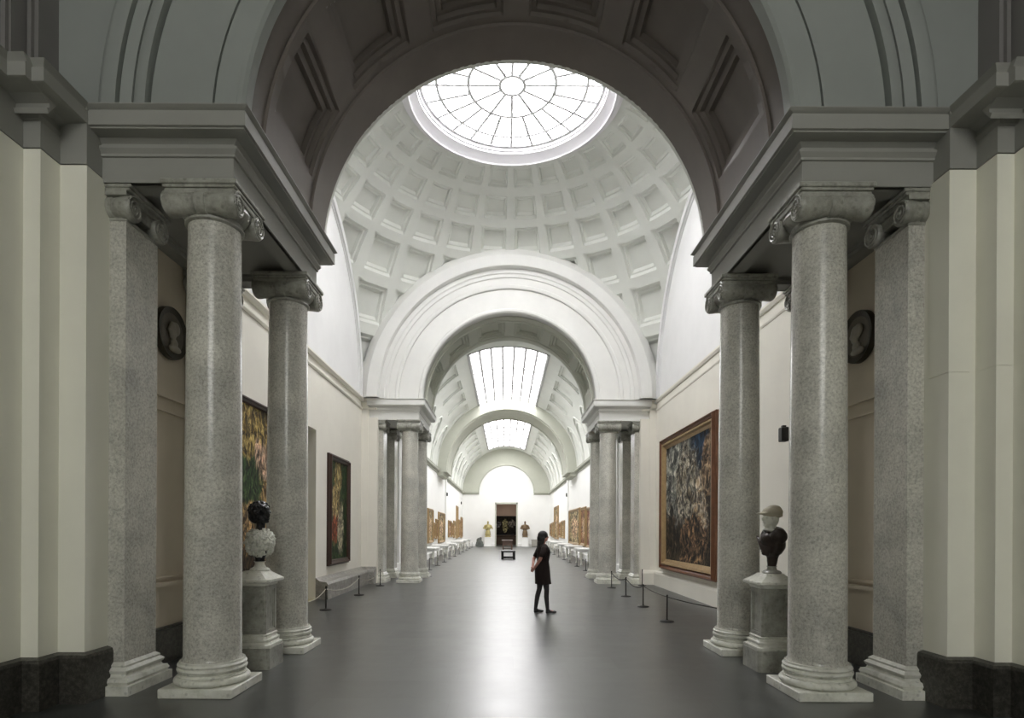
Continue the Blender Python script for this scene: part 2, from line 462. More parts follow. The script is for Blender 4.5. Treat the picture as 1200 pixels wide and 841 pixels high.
# ------------------------------------------------------------------ rotunda side walls
RW = 4.68
for s, nm in ((1, 'right'), (-1, 'left')):
    b = MB(s)
    if s > 0: b.box(RW, RW + .5, 8.6, 18.6, 0, ZS)
    else:
        b.box(RW, RW + .5, 8.6, 12.35, 0, ZS); b.box(RW, RW + .5, 14.0, 18.6, 0, ZS); b.box(RW, RW + .5, 12.35, 14.0, 4.09, ZS)
    struct(b.build('wall_rotunda_' + nm, M['wall'], smooth=0))
    b = MB(s)   # lunette
    n = 64; c0 = b.vert((RW, DY, ZS)); ids = [b.vert((RW, DY + 4.88 * math.cos(PI * k / n), ZS + 4.95 * math.sin(PI * k / n))) for k in range(n + 1)]
    for k in range(n): b.face((c0, ids[k + 1], ids[k]))
    struct(b.build('wall_lunette_' + nm, M['lunette'], smooth=0))
    b = MB(s)   # raised rim of the lunette
    rr = [(RW + .02, 4.56), (RW - .03, 4.57), (RW - .03, 4.61), (RW + .02, 4.62), (RW + .02, 4.65), (RW - .07, 4.66), (RW - .07, 4.86)]
    b.grid([[(x, DY + q * math.cos(PI * k / 72), ZS + q * math.sin(PI * k / 72)) for x, q in rr] for k in range(73)])
    struct(b.build('trim_4', M['lunette']))
    b = MB(s)   # string course
    for z0, z1, dpt in ((5.50, 5.56, .05 if s < 0 else .02), (5.74, 5.84, .10 if s < 0 else .05)):
        b.sweep([(RW + .02, 8.5), (RW + .02, A + .02), (4.15, A + .02)] if 0 else [(RW, 8.5), (RW, A + .02), (4.2, A + .02)], [(-.02, z0), (dpt * .5, z0), (dpt, z0 + (z1 - z0) * .6), (dpt, z1), (-.02, z1)])
    struct(b.build('trim_5', M['wall'], smooth=0))
    b = MB(s); b.box(4.60, 4.85, 18.30, 18.5, 5.8, 7.0); b.box(4.60, 4.85, 8.55, 8.75, 5.8, 7.0); struct(b.build('trim_9', M['white'], smooth=0))
    # piers beside the porticoes
    b = MB(s); b.box(4.47, 5.1, 5.99, 8.6, 0, 5.84); struct(b.build('wall_niche_' + nm, M['niche'], smooth=0))
    b = MB(s)
    for z0, z1, d in ((3.36, 3.47, .03), (3.18, 3.21, .02), (1.06, 1.09, .03), (.97, 1.02, .06)):
        b.box(4.45 - d, 4.46, 6.0, 8.48, z0, z1)
    struct(b.build('trim_6', M['niche'], smooth=0))
    b = MB(s); b.box(4.39, 4.46, 6.4, 8.0, 0, .42); b.box(4.41, 4.46, 6.4, 8.0, .42, .45); struct(b.build('baseboard_niche_' + nm, M['granite2'], smooth=0))
    b = MB(s); b.box(4.47, 5.1, A, 21.1, 0, 5.84); struct(b.build('wall_passage_' + nm, M['wall'], smooth=0))
    b = MB(s); b.box(4.18, 4.47, A + .02, A + .22, 0, 5.25); struct(b.build('trim_8', M['wall'], smooth=0))
    # stone skirting of the rotunda
    b = MB(s)
    pr = [(0, 0), (.30, 0), (.30, .36), (.26, .42), (.10, .44), (.0, .52)] if s < 0 else [(0, 0), (.10, 0), (.10, .36), (.07, .42), (.0, .46)]
    if s < 0:
        b.sweep([(RW, 8.5), (RW, 12.35)], pr); b.sweep([(RW, 14.0), (RW, A), (4.2, A)], pr)
    else: b.sweep([(RW, 8.5), (RW, A), (4.2, A)], pr)
    struct(b.build('baseboard_rotunda_' + nm, M['stone_base'] if s < 0 else M['wall'], smooth=0))
# doorway in the left rotunda wall : dark room behind
b = MB(-1)
b.box(5.9, 6.0, 11.9, 14.4, 0, 4.4); b.box(5.1, 6.0, 12.15, 12.35, 0, 4.3); b.box(5.1, 6.0, 14.0, 14.2, 0, 4.3); b.box(5.1, 6.0, 12.15, 14.2, 4.09, 4.3)
b.box(RW, 6.0, 12.2, 14.15, -.1, 0.004)
struct(b.build('door_1', paint('olive_door_reveal', (.40, .36, .22), .7), smooth=0))

# ------------------------------------------------------------------ far gallery
GZ, GR, G0, G1 = 5.65, 4.6, 21.05, 61.0
for s, nm in ((1, 'right'), (-1, 'left')):
    b = MB(s); b.box(GR, GR + .4, G0, G1, 0, GZ)
    for y in (43.5, 24.5): b.box(GR - .08, GR + .1, y - .35, y + .35, 0, GZ)
    struct(b.build('wall_gallery_' + nm, M['gallery'], smooth=0))
    b = MB(s)
    b.sweep([(GR, G0), (GR, G1), (2.87, G1)], [(0, 5.42), (.06, 5.42), (.08, 5.47), (.04, 5.48), (.04, 5.52), (.20, 5.56), (.20, 5.62), (.23, 5.65), (0, 5.65)])
    k = G0 + .2
    while k < 59: b.box(GR - .15, GR, k, k + .12, 5.50, 5.56); k += .42
    struct(b.build('trim_7', M['greenish'], smooth=0))
    b = MB(s); b.sweep([(GR, G0), (GR, G1), (1.2, G1)], [(0, 0), (.12, 0), (.12, .30), (.0, .34)]); struct(b.build('baseboard_gallery_' + nm, M['gallery'], smooth=0))
    b = MB(s); b.box(2.75, 5, 21.03, 21.10, 0, .01); struct(b.build('floor_strip', M['floor'], smooth=0))
def PG(u, v, d):
    a = R(u); return ((GR + d) * math.cos(a), v, GZ + (GR + d) * math.sin(a))
us = [0, 3, 33, 37, 59, 66, 114, 121, 143, 147, 177, 180]
vv = [G0, 21.4, 26.6, 27]
y = 27
while y < 38.2 - .1: vv += [y + .35, y + 2.45, y + 2.8]; y += 2.8
vv += [41.6]; y = 41.6
while y < 59 - .1: vv += [y + .35, y + 2.55, y + 2.9]; y += 2.9
vv += [G1]
vv = sorted(set(round(q, 3) for q in vv))
def gcell(i, j):
    m = (vv[j] + vv[j + 1]) / 2
    if i == 5 and (27 < m < 38.2 or 41.6 < m < 59): return 'skip'
    if i in (3, 7) and vv[j + 1] - vv[j] > 1.5 and not 38.2 < m < 41.6: return [(2, .12, .06), (1.5, .1, .12)]
    return None
b = MB(); coffer_surface(b, PG, us, vv, gcell, (6, 1))
for sgn in (1, -1):     # curved lunette mouldings along both haunches
    for y in [23.5, 27.5, 30.5, 33.5, 36.5] + [43.05 + 2.9 * k for k in range(6)]:
        w = 1.25
        for e, rr in ((1.0, .05), (.86, .03)):
            pts = []
            for k in range(17):
                t = PI * k / 16; an = 2 + 32 * e * math.sin(t)
                an = an if sgn > 0 else 180 - an
                pts.append(PG(an, y + w * e * math.cos(t), -.02))
            b.tube(pts, rr, 6)
struct(b.build('ceiling_gallery', M['white']))
for n_, (y0, y1) in ((3, (27, 38.2)), (4, (41.6, 59))):
    w = struct(empty('window_%d' % n_, (0, y0, GZ)))
    b = MB(1, (0, -y0, -GZ)); b.grid([[PG(66 + 48 * k / 12, yy, .12) for yy in (y0 - .1, y1 + .1)] for k in range(13)]); b.build('glass', M['glass_g'], w)
    b = MB(1, (0, -y0, -GZ))
    for k in range(8):
        u = 66 + 48 * k / 7
        b.tube([PG(u, y0, .05), PG(u, y1, .05)], .07 if 0 < k < 7 else .10, 6)
    nb = int((y1 - y0) / 3)
    for k in range(nb + 1):
        yy = y0 + k * (y1 - y0) / nb
        b.tube([PG(66 + 48 * q / 10, yy, .05) for q in range(11)], .05 if 0 < k < nb else .10, 6)
    b.build('glazing_bars', M['bar_g'], w)
# transverse arch
b = MB(); b.arc([(GR + .05, 38.0), (3.98, 38.0), (3.95, 38.03), (3.95, 41.57), (3.98, 41.6), (GR + .05, 41.6)], GZ)
b.arc([(3.97, 38.25), (3.90, 38.28), (3.90, 38.40), (3.97, 38.43)], GZ); b.arc([(3.97, 41.1), (3.90, 41.13), (3.90, 41.25), (3.97, 41.28)], GZ)
for sg in (1, -1):
    x0, x1 = sorted((sg * 3.95, sg * (GR + .05)))
    b.box(x0, x1, 38.0, 41.6, 5.50, 5.66); x0, x1 = sorted((sg * 4.2, sg * (GR + .05))); b.box(x0, x1, 38.1, 41.5, 5.30, 5.50)
struct(b.build('ceiling_arch', M['greenish']))
annulus('wall_gallery_near', 2.75, 4.7, 21.02, M['white'], yb=21.10)
# end wall
b = MB(); b.arc([(GR + .1, G1), (3.0, G1), (2.95, G1 - .06), (2.87, G1 - .06), (2.85, G1), (2.85, G1 + .5)], GZ, n=64); struct(b.build('wall_end_arch', M['greenish']))
b = MB(); b.arc([(2.86, G1 + .12), (.001, G1 + .12)], GZ, n=48)
b.box(-5, -1.07, G1, G1 + .5, 0, GZ); b.box(1.07, 5, G1, G1 + .5, 0, GZ); b.box(-1.07, 1.07, G1, G1 + .5, 4.45, GZ)
struct(b.build('wall_end', M['gallery'], smooth=0))
b = MB()
for x0, x1, z0, z1 in ((-1.2, -1.05, 0, 4.6), (1.05, 1.2, 0, 4.6), (-1.2, 1.2, 4.42, 4.6)): b.box(x0, x1, G1 - .05, G1 + .3, z0, z1, .01)
struct(b.build('door_2', M['greenish'], smooth=0))
b = MB(); b.box(-3, 3, 68.0, 68.2, 0, 5); b.box(-3, -2.9, 61.5, 68, 0, 5); b.box(2.9, 3, 61.5, 68, 0, 5); b.box(-3, 3, 61.5, 68.2, 5, 5.2)
struct(b.build('wall_far_room', M['tan'], smooth=0))
b = MB(); b.box(-2.9, 2.9, 67.9, 68.0, 0, .95); b.box(-2.9, 2.9, 67.88, 67.99, .95, 1.05)
struct(b.build('baseboard_far_room', M['darkroom'], smooth=0))
b = MB(); b.box(-.8, .8, 63.5, 66, 4.90, 4.98); struct(b.build('window_5', glow('far_room_glass', (1, .95, .85), 4), smooth=0))

# ------------------------------------------------------------------ Ionic columns
def ionic_capital(b, w=.355, half=.27):
    """bolsters run along x, volute faces look to +x and -x ; z measured from floor"""
    zc = 5.035
    b.lathe([(.258, 4.84), (.285, 4.855), (.285, 4.875), (.262, 4.885), (.27, 4.92), (.33, 4.97), (.35, 5.02), (.34, 5.06)], n=40)
    b.box(-w, w, -.33, .33, 5.06, 5.12, .01)
    b.box(-w + .02, w - .02, -.335, .335, 4.99, 5.06)
    b.box(-w - .01, w + .01, -.345, .345, 5.12, 5.15, .006)
    b.box(-w - .03, w + .03, -.36, .36, 5.15, 5.20, .008)
def volute(w, y, zc=5.03):
    b = MB()
    b.lathe([(.02, -w), (.118, -w), (.128, -w + .02), (.128, -w + .05), (.120, -w + .10), (.108, -.06), (.118, -.05), (.118, .05), (.108, .06), (.120, w - .10), (.128, w - .05), (.128, w - .02), (.118, w), (.02, w)], 0, y, 28, 'x', True, zc)
    for sx in (1, -1):
        sy = 1 if y > 0 else -1
        pts, rad = [], []
        for k in range(61):
            t = k / 60 * 2.4 * 2 * PI; q = .118 * (1 - k / 60 * .86)
            pts.append((sx * (w + .004), y + sy * q * math.sin(t), zc + q * math.cos(t))); rad.append(.014 * (1 - .6 * k / 60))
        b.tube(pts, rad, 6)
        b.ball((sx * (w + .004), y, zc), (.014, .02, .02), n=6)
    return b
def make_column():
    root = empty('ionic_column')
    b = MB(); b.box(-.37, .37, -.37, .37, 0, .095, .008); b.build('plinth', M['marble'], root)
    b = MB()
    pr = [(.30, .095)]
    def tor(rc, zc, rr, n=9): return [(rc + rr * math.sin(PI * k / n), zc - rr * math.cos(PI * k / n)) for k in range(n + 1)]
    pr += tor(.33, .135, .038); pr += [(.335, .178), (.335, .186)]
    pr += [(.322, .192), (.315, .205), (.325, .216), (.332, .222)]; pr += tor(.318, .247, .022); pr += [(.322, .27), (.322, .277)]
    pr += [(.33, .282), (.336, .292), (.33, .303), (.318, .31), (.315, .33), (.28, .33)]
    b.lathe(pr, n=56); b.build('base', M['marble'], root)
    b = MB(); pr = []
    for k in range(25):
        t = (k - 3) / 21 if k > 3 else 0; z = .31 + .02 * k if k < 4 else .37 + t * 4.49
        rr = .282 - .026 * (t ** 1.7)
        if k < 3: rr = (.305, .292, .285)[k]
        pr.append((rr, z))
    b.lathe(pr, n=56); b.build('shaft', M['granite'], root)
    b = MB(); ionic_capital(b); cp = b.build('capital', M['marble2'], root)
    for y in (-.235, .235): volute(.36, y, 5.0).build('volute', M['marble2'], cp)
    return root
def make_respond():
    """pilaster against the wall, looking to -x ; origin on its centre line, wall at x=+.40"""
    root = empty('granite_pilaster')
    b = MB(); b.box(-.02, .40, -.27, .27, .3, 4.86); b.build('shaft', M['granite'], root, smooth=0)
    b = MB()
    b.sweep([(.40, -.27), (-.02, -.27), (-.02, .27), (.40, .27)], [(-.01, 0), (.12, 0), (.12, .095), (.085, .1), (.10, .13), (.085, .165), (.05, .175), (.04, .20), (.055, .215), (.065, .24), (.045, .262), (.03, .27), (.035, .29), (.0, .32)], cap=True)
    b.build('base', M['marble'], root)
    b = MB()
    b.box(-.03, .40, -.28, .28, 4.86, 4.90, .008); b.box(-.04, .40, -.29, .29, 4.98, 5.12, .01); b.box(-.10, .40, -.35, .35, 5.135, 5.165, .008); b.box(-.12, .40, -.36, .36, 5.165, 5.20, .008); b.box(-.07, .40, -.35, .35, 5.09, 5.14)
    cp = b.build('capital', M['marble2'], root)
    for y in (-.235, .235):
        v = volute(.235, y, 5.0); v.v = [(x + .15, yy, z) for x, yy, z in v.v]; v.build('volute', M['marble2'], cp)
    return root
CX = 3.20
col0 = make_column(); res0 = make_respond()
col_lab = {
 (0, 1): 'nearest speckled grey Ionic column on the side of the bust with the capped head',
 (0, -1): 'nearest speckled grey Ionic column on the side of the black-headed bust',
 (1, 1): 'grey Ionic column just behind the capped-head bust, before the large gilt-framed painting',
 (1, -1): 'grey Ionic column just behind the black-headed bust, hiding part of the doorway',
 (2, 1): 'far rotunda Ionic column nearest the large gilt-framed painting, front of its pair',
 (2, -1): 'far rotunda Ionic column nearest the narrow dark-framed painting, front of its pair',
 (3, 1): 'Ionic column at the far passage end, behind the front column on the right side',
 (3, -1): 'Ionic column at the far passage end, behind the front column on the left side'}
ys = [6.15, 8.23, 18.80, 20.88]
first = True
for i, y in enumerate(ys):
    for s in (1, -1):
        c = col0 if first else copy_tree(col0); first = False
        c.location = (s * CX, y, 0)
        if s < 0: c.rotation_euler.z = PI
        tag(c, col_lab[(i, s)], 'column', 'free-standing Ionic columns of the two passages')
res_lab = {
 (0, 1): 'nearest granite pilaster on the wall side of the column by the capped-head bust',
 (0, -1): 'nearest granite pilaster on the wall side of the column by the black-headed bust',
 (1, 1): 'granite pilaster on the wall behind the pedestal of the capped-head bust',
 (1, -1): 'granite pilaster on the wall behind the pedestal of the black-headed bust',
 (2, 1): 'slim granite pilaster between the large gilt-framed painting and the far columns',
 (2, -1): 'slim granite pilaster between the narrow dark-framed painting and the far columns',
 (3, 1): 'granite pilaster deepest in the far passage, right side behind both columns',
 (3, -1): 'granite pilaster deepest in the far passage, left side behind both columns'}
first = True
for i, y in enumerate([6.25, 8.13, 18.90, 20.78]):
    for s in (1, -1):
        c = res0 if first else copy_tree(res0); first = False
        c.location = (s * 4.05, y, 0)
        if s < 0: c.rotation_euler.z = PI
        tag(c, res_lab[(i, s)], 'pilaster', 'granite pilasters behind the columns')

# ------------------------------------------------------------------ blobs
def blob(name, b, mat, parent, voxel=.012, smooth=4, disp=None):
    o = b.build(name, mat, parent, smooth=0)
    m = o.modifiers.new('remesh', 'REMESH'); m.mode = 'VOXEL'; m.voxel_size = voxel; m.use_smooth_shade = True
    if smooth:
        m = o.modifiers.new('smooth', 'SMOOTH'); m.iterations = smooth; m.factor = .5
    if disp:
        t = bpy.data.textures.new(name + '_relief', 'CLOUDS'); t.noise_scale = disp[0]; t.noise_depth = 2
        m = o.modifiers.new('relief', 'DISPLACE'); m.texture = t; m.strength = disp[1]; m.texture_coords = 'LOCAL'; m.mid_level = .5
    return o
def limb(b, p0, p1, r0, r1, n=12):
    b.tube([p0, p1], [r0, r1], n); b.ball(p0, r0, n=8); b.ball(p1, r1, n=8)

# ------------------------------------------------------------------ pedestals with busts
def make_pedestal():
    root = empty('marble_pedestal')
    def sq(prof): return prof
    b = MB(); h = .24
    sqp = lambda q: [(-q, -q), (-q, q), (q, q), (q, -q)]
    def ringz(q, z, c): return [(-q + c, -q, z), (q - c, -q, z), (q, -q + c, z), (q, q - c, z), (q - c, q, z), (-q + c, q, z), (-q, q - c, z), (-q, -q + c, z)]
    def stack(prof, c=.035):
        b = MB(); ids = b.grid([ringz(q, z, c) for q, z in prof], wrap=True); b.face(ids[0][::-1]); b.face(ids[-1]); return b
    stack([(.245, 0), (.245, .25), (.235, .255)]).build('plinth', M['marble2'], root, smooth=0)
    stack([(.235, .255), (.24, .27), (.24, .29), (.215, .30), (.205, .32), (.215, .335), (.215, .35), (.195, .36), (.185, .39), (.195, .40), (.195, .41), (.17, .42)]).build('base_moulding', M['marble'], root, smooth=0)
    b = MB(); q = .175
    for k in range(4):
        a = k * PI / 2
        def P(u, v, d, a=a):
            x, y = u, -q + d; return (x * math.cos(a) - y * math.sin(a), x * math.sin(a) + y * math.cos(a), v)
        coffer_surface(b, P, [-q + .02, q - .02], [.41, 1.0], lambda i, j: [(.04, .05, .012), (.02, .02, .02)], (1, 1))
        c0 = P(q - .02, .41, 0); c1 = P(q - .02, 1.0, 0)
        a2 = a + PI / 2
        d0 = ((-q + .02) * math.cos(a2) + q * math.sin(a2), (-q + .02) * math.sin(a2) - q * math.cos(a2))
        i_ = [b.vert(c0), b.vert((d0[0], d0[1], .41)), b.vert((d0[0], d0[1], 1.0)), b.vert(c1)]; b.face(i_)
    b.build('die', M['marble2'], root, smooth=0)
    stack([(.17, 1.0), (.19, 1.01), (.195, 1.03), (.235, 1.045), (.25, 1.06), (.25, 1.085), (.235, 1.095), (.20, 1.12), (.14, 1.165), (.13, 1.18)]).build('cap', M['marble'], root, smooth=0)
    return root
PX, PY = 3.19, 7.22
p0 = make_pedestal(); p0.location = (-PX, PY, 0); tag(p0, 'grey marble pedestal under the black-headed bust, between two granite columns', 'pedestal', 'marble pedestals between the near columns')
p1 = copy_tree(p0); p1.location = (PX, PY, 0); tag(p1, 'grey marble pedestal under the bust with the capped head, between two granite columns', 'pedestal', 'marble pedestals between the near columns')
# black-headed bust wrapped in pale curly drapery, faces +x
t = empty('portrait_bust', (-PX + .03, PY, 1.18), R(-10)); tag(t, 'bust with glossy black head and pale curling marble drapery', 'bust')
b = MB(); b.lathe([(.115, 0), (.12, .012), (.11, .03), (.075, .045), (.06, .07), (.055, .10), (.07, .115)], n=28); b.build('socle', M['marble'], t)
b = MB(); limb(b, (0, 0, .10), (0, 0, .22), .055, .075); b.ball((0, 0, .24), (.10, .13, .08)); blob('lower_chest', b, M['blackmarble'], t, .012)
b = MB()
b.ball((0, 0, .36), (.135, .20, .13)); b.ball((.02, .13, .42), (.11, .09, .10)); b.ball((.02, -.13, .42), (.11, .09, .10)); b.ball((-.05, 0, .44), (.10, .15, .09)); b.ball((.05, .06, .27), (.09, .09, .08)); b.ball((.03, -.08, .25), (.08, .08, .07))
for k in range(16):
    a = 2 * PI * k / 16
    b.tube([(.13 * math.cos(a) * f, .19 * math.sin(a) * f, z) for f, z in ((.6, .52), (.95, .46), (1.08, .38), (1.0, .29), (.75, .21))], [.02, .03, .034, .03, .02], 8)
o = blob('drapery', b, M['marble'], t, .008, 1, (.028, .075)); o.scale = (.92, .9, .96)
b = MB()
limb(b, (0, 0, .44), (.01, 0, .60), .06, .055); b.ball((.015, 0, .70), (.105, .085, .125)); b.ball((.06, 0, .66), (.06, .06, .075)); b.ball((-.01, 0, .74), (.125, .118, .118)); b.ball((-.06, 0, .69), (.09, .10, .11))
b.ball((.115, 0, .69), (.022, .016, .03)); b.ball((.108, 0, .645), (.018, .03, .012)); b.ball((.09, 0, .61), (.03, .03, .02)); b.ball((.1, 0, .73), (.025, .05, .012))
for sy in (1, -1): b.ball((.0, sy * .088, .69), (.022, .012, .032)); b.ball((.098, sy * .033, .705), (.014, .016, .009))
for k in range(46):
    th = math.acos(1 - 1.3 * (k + .5) / 46); ph = k * 2.39996
    x = -.01 + .125 * math.sin(th) * math.cos(ph)
    if x > .075: continue
    b.ball((x, .115 * math.sin(th) * math.sin(ph), .74 + .115 * math.cos(th)), .023, n=6)
blob('head', b, M['blackmarble'], t, .008, 2)
# capped-head bust, faces -x
t = empty('portrait_bust', (PX + .02, PY, 1.18), PI); tag(t, 'dark bronze bust with pale stone face wearing a peaked cap', 'bust')
b = MB(); b.lathe([(.11, 0), (.115, .012), (.10, .03), (.06, .045), (.05, .075), (.065, .09)], n=28); b.build('socle', M['marble2'], t)
b = MB()
limb(b, (0, 0, .08), (-.01, 0, .24), .05, .075); b.ball((-.02, 0, .36), (.13, .17, .15)); b.ball((.04, 0, .42), (.10, .14, .10)); b.ball((-.02, .14, .46), (.10, .09, .10)); b.ball((-.02, -.14, .46), (.10, .09, .10)); b.ball((-.06, 0, .50), (.09, .14, .08)); b.ball((.0, 0, .27), (.09, .12, .08))
for k in range(5): b.tube([(.12 - .01 * k, -.15 + .05 * k, .46 - .03 * k), (.14, -.03 + .02 * k, .36 - .03 * k), (.08, .1, .30 - .02 * k)], .016, 6)
blob('torso', b, M['bronze'], t, .010, 3, (.06, .012))
b = MB(); limb(b, (0, 0, .48), (.01, 0, .60), .062, .055)
b.tube([(.07 * math.cos(a) + .02, .085 * math.sin(a), .53 + .02 * math.cos(a)) for a in [2 * PI * k / 20 for k in range(21)]], .018, 8)
b.ball((.015, 0, .68), (.098, .078, .115)); b.ball((.05, 0, .64), (.058, .056, .07)); b.ball((.108, 0, .675), (.024, .015, .028)); b.ball((.1, 0, .635), (.018, .028, .010)); b.ball((.085, 0, .60), (.028, .028, .022)); b.ball((.085, 0, .712), (.025, .045, .012))
for sy in (1, -1): b.ball((.0, sy * .08, .68), (.022, .012, .032)); b.ball((.09, sy * .032, .692), (.013, .015, .009))
blob('head', b, M['marble'], t, .007, 2)
b = MB(); b.ball((-.005, 0, .76), (.125, .105, .075)); b.ball((-.01, 0, .72), (.118, .098, .04)); b.ball((.11, 0, .745), (.075, .075, .016)); b.ball((-.02, 0, .80), (.09, .08, .05))
blob('cap', b, simple('worn_ochre_stone', (.42, .38, .29), .6, 0, .3, 40), t, .008, 3)

# ------------------------------------------------------------------ medallions
def make_medallion():
    root = empty('wall_medallion')       # lies in local yz plane looking to -x
    b = MB(); b.lathe([(.20, -.02), (.30, -.03), (.325, -.045), (.33, -.03), (.33, 0.03), (.2, .03)], 0, 0, 48, 'x'); b.build('rim', simple('dark_medallion_bronze', (.05, .045, .032), .35, .4, .3, 40), root)
    b = MB(); b.lathe([(.0001, -.03), (.26, -.025), (.27, 0)], 0, 0, 48, 'x', cap=False); b.build('field', simple('brown_medallion_field', (.10, .085, .06), .4, .2, .3, 30), root)
    b = MB(); b.ball((-.04, .02, .03), (.03, .09, .12)); b.ball((-.04, .10, .02), (.02, .03, .03)); b.ball((-.04, -.01, -.12), (.03, .08, .06)); b.ball((-.04, -.03, -.19), (.03, .14, .05)); b.ball((-.04, -.05, .07), (.03, .09, .09))
    blob('profile_head', b, simple('pale_relief', (.26, .24, .19), .4), root, .01, 2)
    return root
m0 = make_medallion(); m0.location = (4.42, 7.45, 4.20); tag(m0, 'round dark relief medallion on the wall behind the capped-head bust', 'medallion', 'portrait medallions')
m1 = copy_tree(m0); m1.location = (-4.42, 7.45, 4.20); m1.rotation_euler.z = PI; tag(m1, 'round dark relief medallion on the wall behind the black-headed bust', 'medallion', 'portrait medallions')

# ------------------------------------------------------------------ paintings
def canvas_mat(name, layers, base, ns=3.0, seed=0.0, gain=.6):
    """painterly blotches; layers = (cx, cy, rx, ry, colour_a, colour_b, noise_scale)"""
    m, nt, bs = _new(name)
    uv = nt.nodes.new('ShaderNodeTexCoord').outputs['UV']
    nn = nt.nodes.new('ShaderNodeTexNoise'); nn.inputs['Scale'].default_value = 5; nn.inputs['Detail'].default_value = 4
    mp0 = nt.nodes.new('ShaderNodeMapping'); mp0.inputs['Location'].default_value = (seed, seed * 2, seed); nt.links.new(uv, mp0.inputs[0]); nt.links.new(mp0.outputs[0], nn.inputs['Vector'])
    mv = nt.nodes.new('ShaderNodeMix'); mv.data_type = 'VECTOR'; mv.inputs[0].default_value = .16
    nt.links.new(uv, mv.inputs[4]); nt.links.new(nn.outputs['Color'], mv.inputs[5]); wuv = mv.outputs[1]
    mp1 = nt.nodes.new('ShaderNodeMapping'); mp1.inputs['Location'].default_value = (seed, seed, 0); mp1.inputs['Scale'].default_value = (1.6, .8, 1); nt.links.new(wuv, mp1.inputs[0])
    f = _noise(nt, ns * 3.2, 6, .62, mp1.outputs[0], .8)
    gc = lambda c: tuple(x * gain for x in c)
    col = _ramp(nt, f, [(p_, gc(c_)) for p_, c_ in base])
    for cx, cy, rx, ry, ca, cb, sc in layers:
        cx = .84 * cx + .08; cy = .84 * cy + .08
        mp = nt.nodes.new('ShaderNodeMapping'); mp.vector_type = 'POINT'
        mp.inputs['Location'].default_value = (-cx / rx, -cy / ry, 0); mp.inputs['Scale'].default_value = (1 / rx, 1 / ry, 0)
        nt.links.new(wuv, mp.inputs[0])
        ln = nt.nodes.new('ShaderNodeVectorMath'); ln.operation = 'LENGTH'; nt.links.new(mp.outputs[0], ln.inputs[0])
        ad = nt.nodes.new('ShaderNodeMath'); ad.operation = 'MULTIPLY_ADD'
        nt.links.new(_noise(nt, sc, 5, .65, wuv, .5), ad.inputs[0]); ad.inputs[1].default_value = 1.3; nt.links.new(ln.outputs['Value'], ad.inputs[2])
        mk = nt.nodes.new('ShaderNodeMapRange'); mk.inputs[1].default_value = 1.45; mk.inputs[2].default_value = 1.68; mk.inputs[3].default_value = 1; mk.inputs[4].default_value = 0
        nt.links.new(ad.outputs[0], mk.inputs[0])
        cc = _ramp(nt, _noise(nt, sc * 2.3, 5, .65, wuv, .6), [(.42, gc(ca)), (.60, gc(cb))])
        col = _mix(nt, mk.outputs[0], col, cc)
    mp2 = nt.nodes.new('ShaderNodeMapping'); mp2.inputs['Scale'].default_value = (1.5, .8, 1); nt.links.new(wuv, mp2.inputs[0])
    det = _ramp(nt, _noise(nt, ns * 7, 5, .62, mp2.outputs[0], .7), [(.40, (.16, .15, .15)), (.50, (.8, .8, .8)), (.60, (2.2, 2.1, 1.9))])
    col = _mix(nt, 1.0, col, det, 'MULTIPLY')
    nt.links.new(col, bs.inputs['Base Color'])
    bs.inputs['Roughness'].default_value = .6; bs.inputs['Specular IOR Level'].default_value = .15
    return m
def painting(name, side, y0, y1, z0, z1, fw, depth, wallx, fmat, cmat, label, group=None, inner=None, front=None, cat='painting'):
    """hangs on the wall x = side*wallx (or, with front=y, on a wall looking to -y, y0..y1 being x)"""
    cy, cz = (y0 + y1) / 2, (z0 + z1) / 2; w, h = (y1 - y0) / 2, (z1 - z0) / 2
    if front is None:
        root = empty(name, (side * wallx, cy, cz), PI / 2 if side < 0 else -PI / 2)
    else:
        root = empty(name, (cy, front, cz))
    # local: picture in xz plane looking to -y
    b = MB()
    path = [(-w, -h), (-w, h), (w, h), (w, -h)]
    prof = [(0, 0), (0, -depth * .55), (.18 * fw, -depth * .6), (.30 * fw, -depth), (.42 * fw, -depth), (.5 * fw, -depth * .72), (.75 * fw, -depth * .6), (.85 * fw, -depth * .66), (fw, -depth * .35), (fw, -.01)]
    rows = []
    for px, pz in path + [path[0]]:
        sx, sz = (1 if px < 0 else -1), (1 if pz < 0 else -1)
        rows.append([(px + sx * o, d, pz + sz * o) for o, d in prof])
    b.grid(rows); b.build('frame', fmat, root, smooth=0)
    if inner:
        b = MB(); rows = []
        for px, pz in path + [path[0]]:
            sx, sz = (1 if px < 0 else -1), (1 if pz < 0 else -1)
            rows.append([(px + sx * o, d, pz + sz * o) for o, d in ((fw * .98, -depth * .5), (fw * 1.1, -depth * .8), (fw * 1.4, -depth * .75), (fw * 1.6, -depth * .4), (fw * 2.1, -.04))])
        b.grid(rows); b.build('inner_moulding', inner, root, smooth=0)
    b = MB(); W, H = w - fw * .95, h - fw * .95
    i = [b.vert(p) for p in ((-W, -.035, -H), (W, -.035, -H), (W, -.035, H), (-W, -.035, H))]; b.face(i)
    cv = b.build('canvas', cmat, root, smooth=0)
    uvl = cv.data.uv_layers.new(name='UVMap')
    for lp in cv.data.loops:
        v = cv.data.vertices[lp.vertex_index].co; uvl.data[lp.index].uv = ((v.x + W) / (2 * W), (v.z + H) / (2 * H))
    b = MB(); b.box(-W, W, -.03, -.001, -H, H); b.build('backing', M['wood'], root, smooth=0)
    tag(root, label, cat, group); return root
DK = (.012, .010, .008)
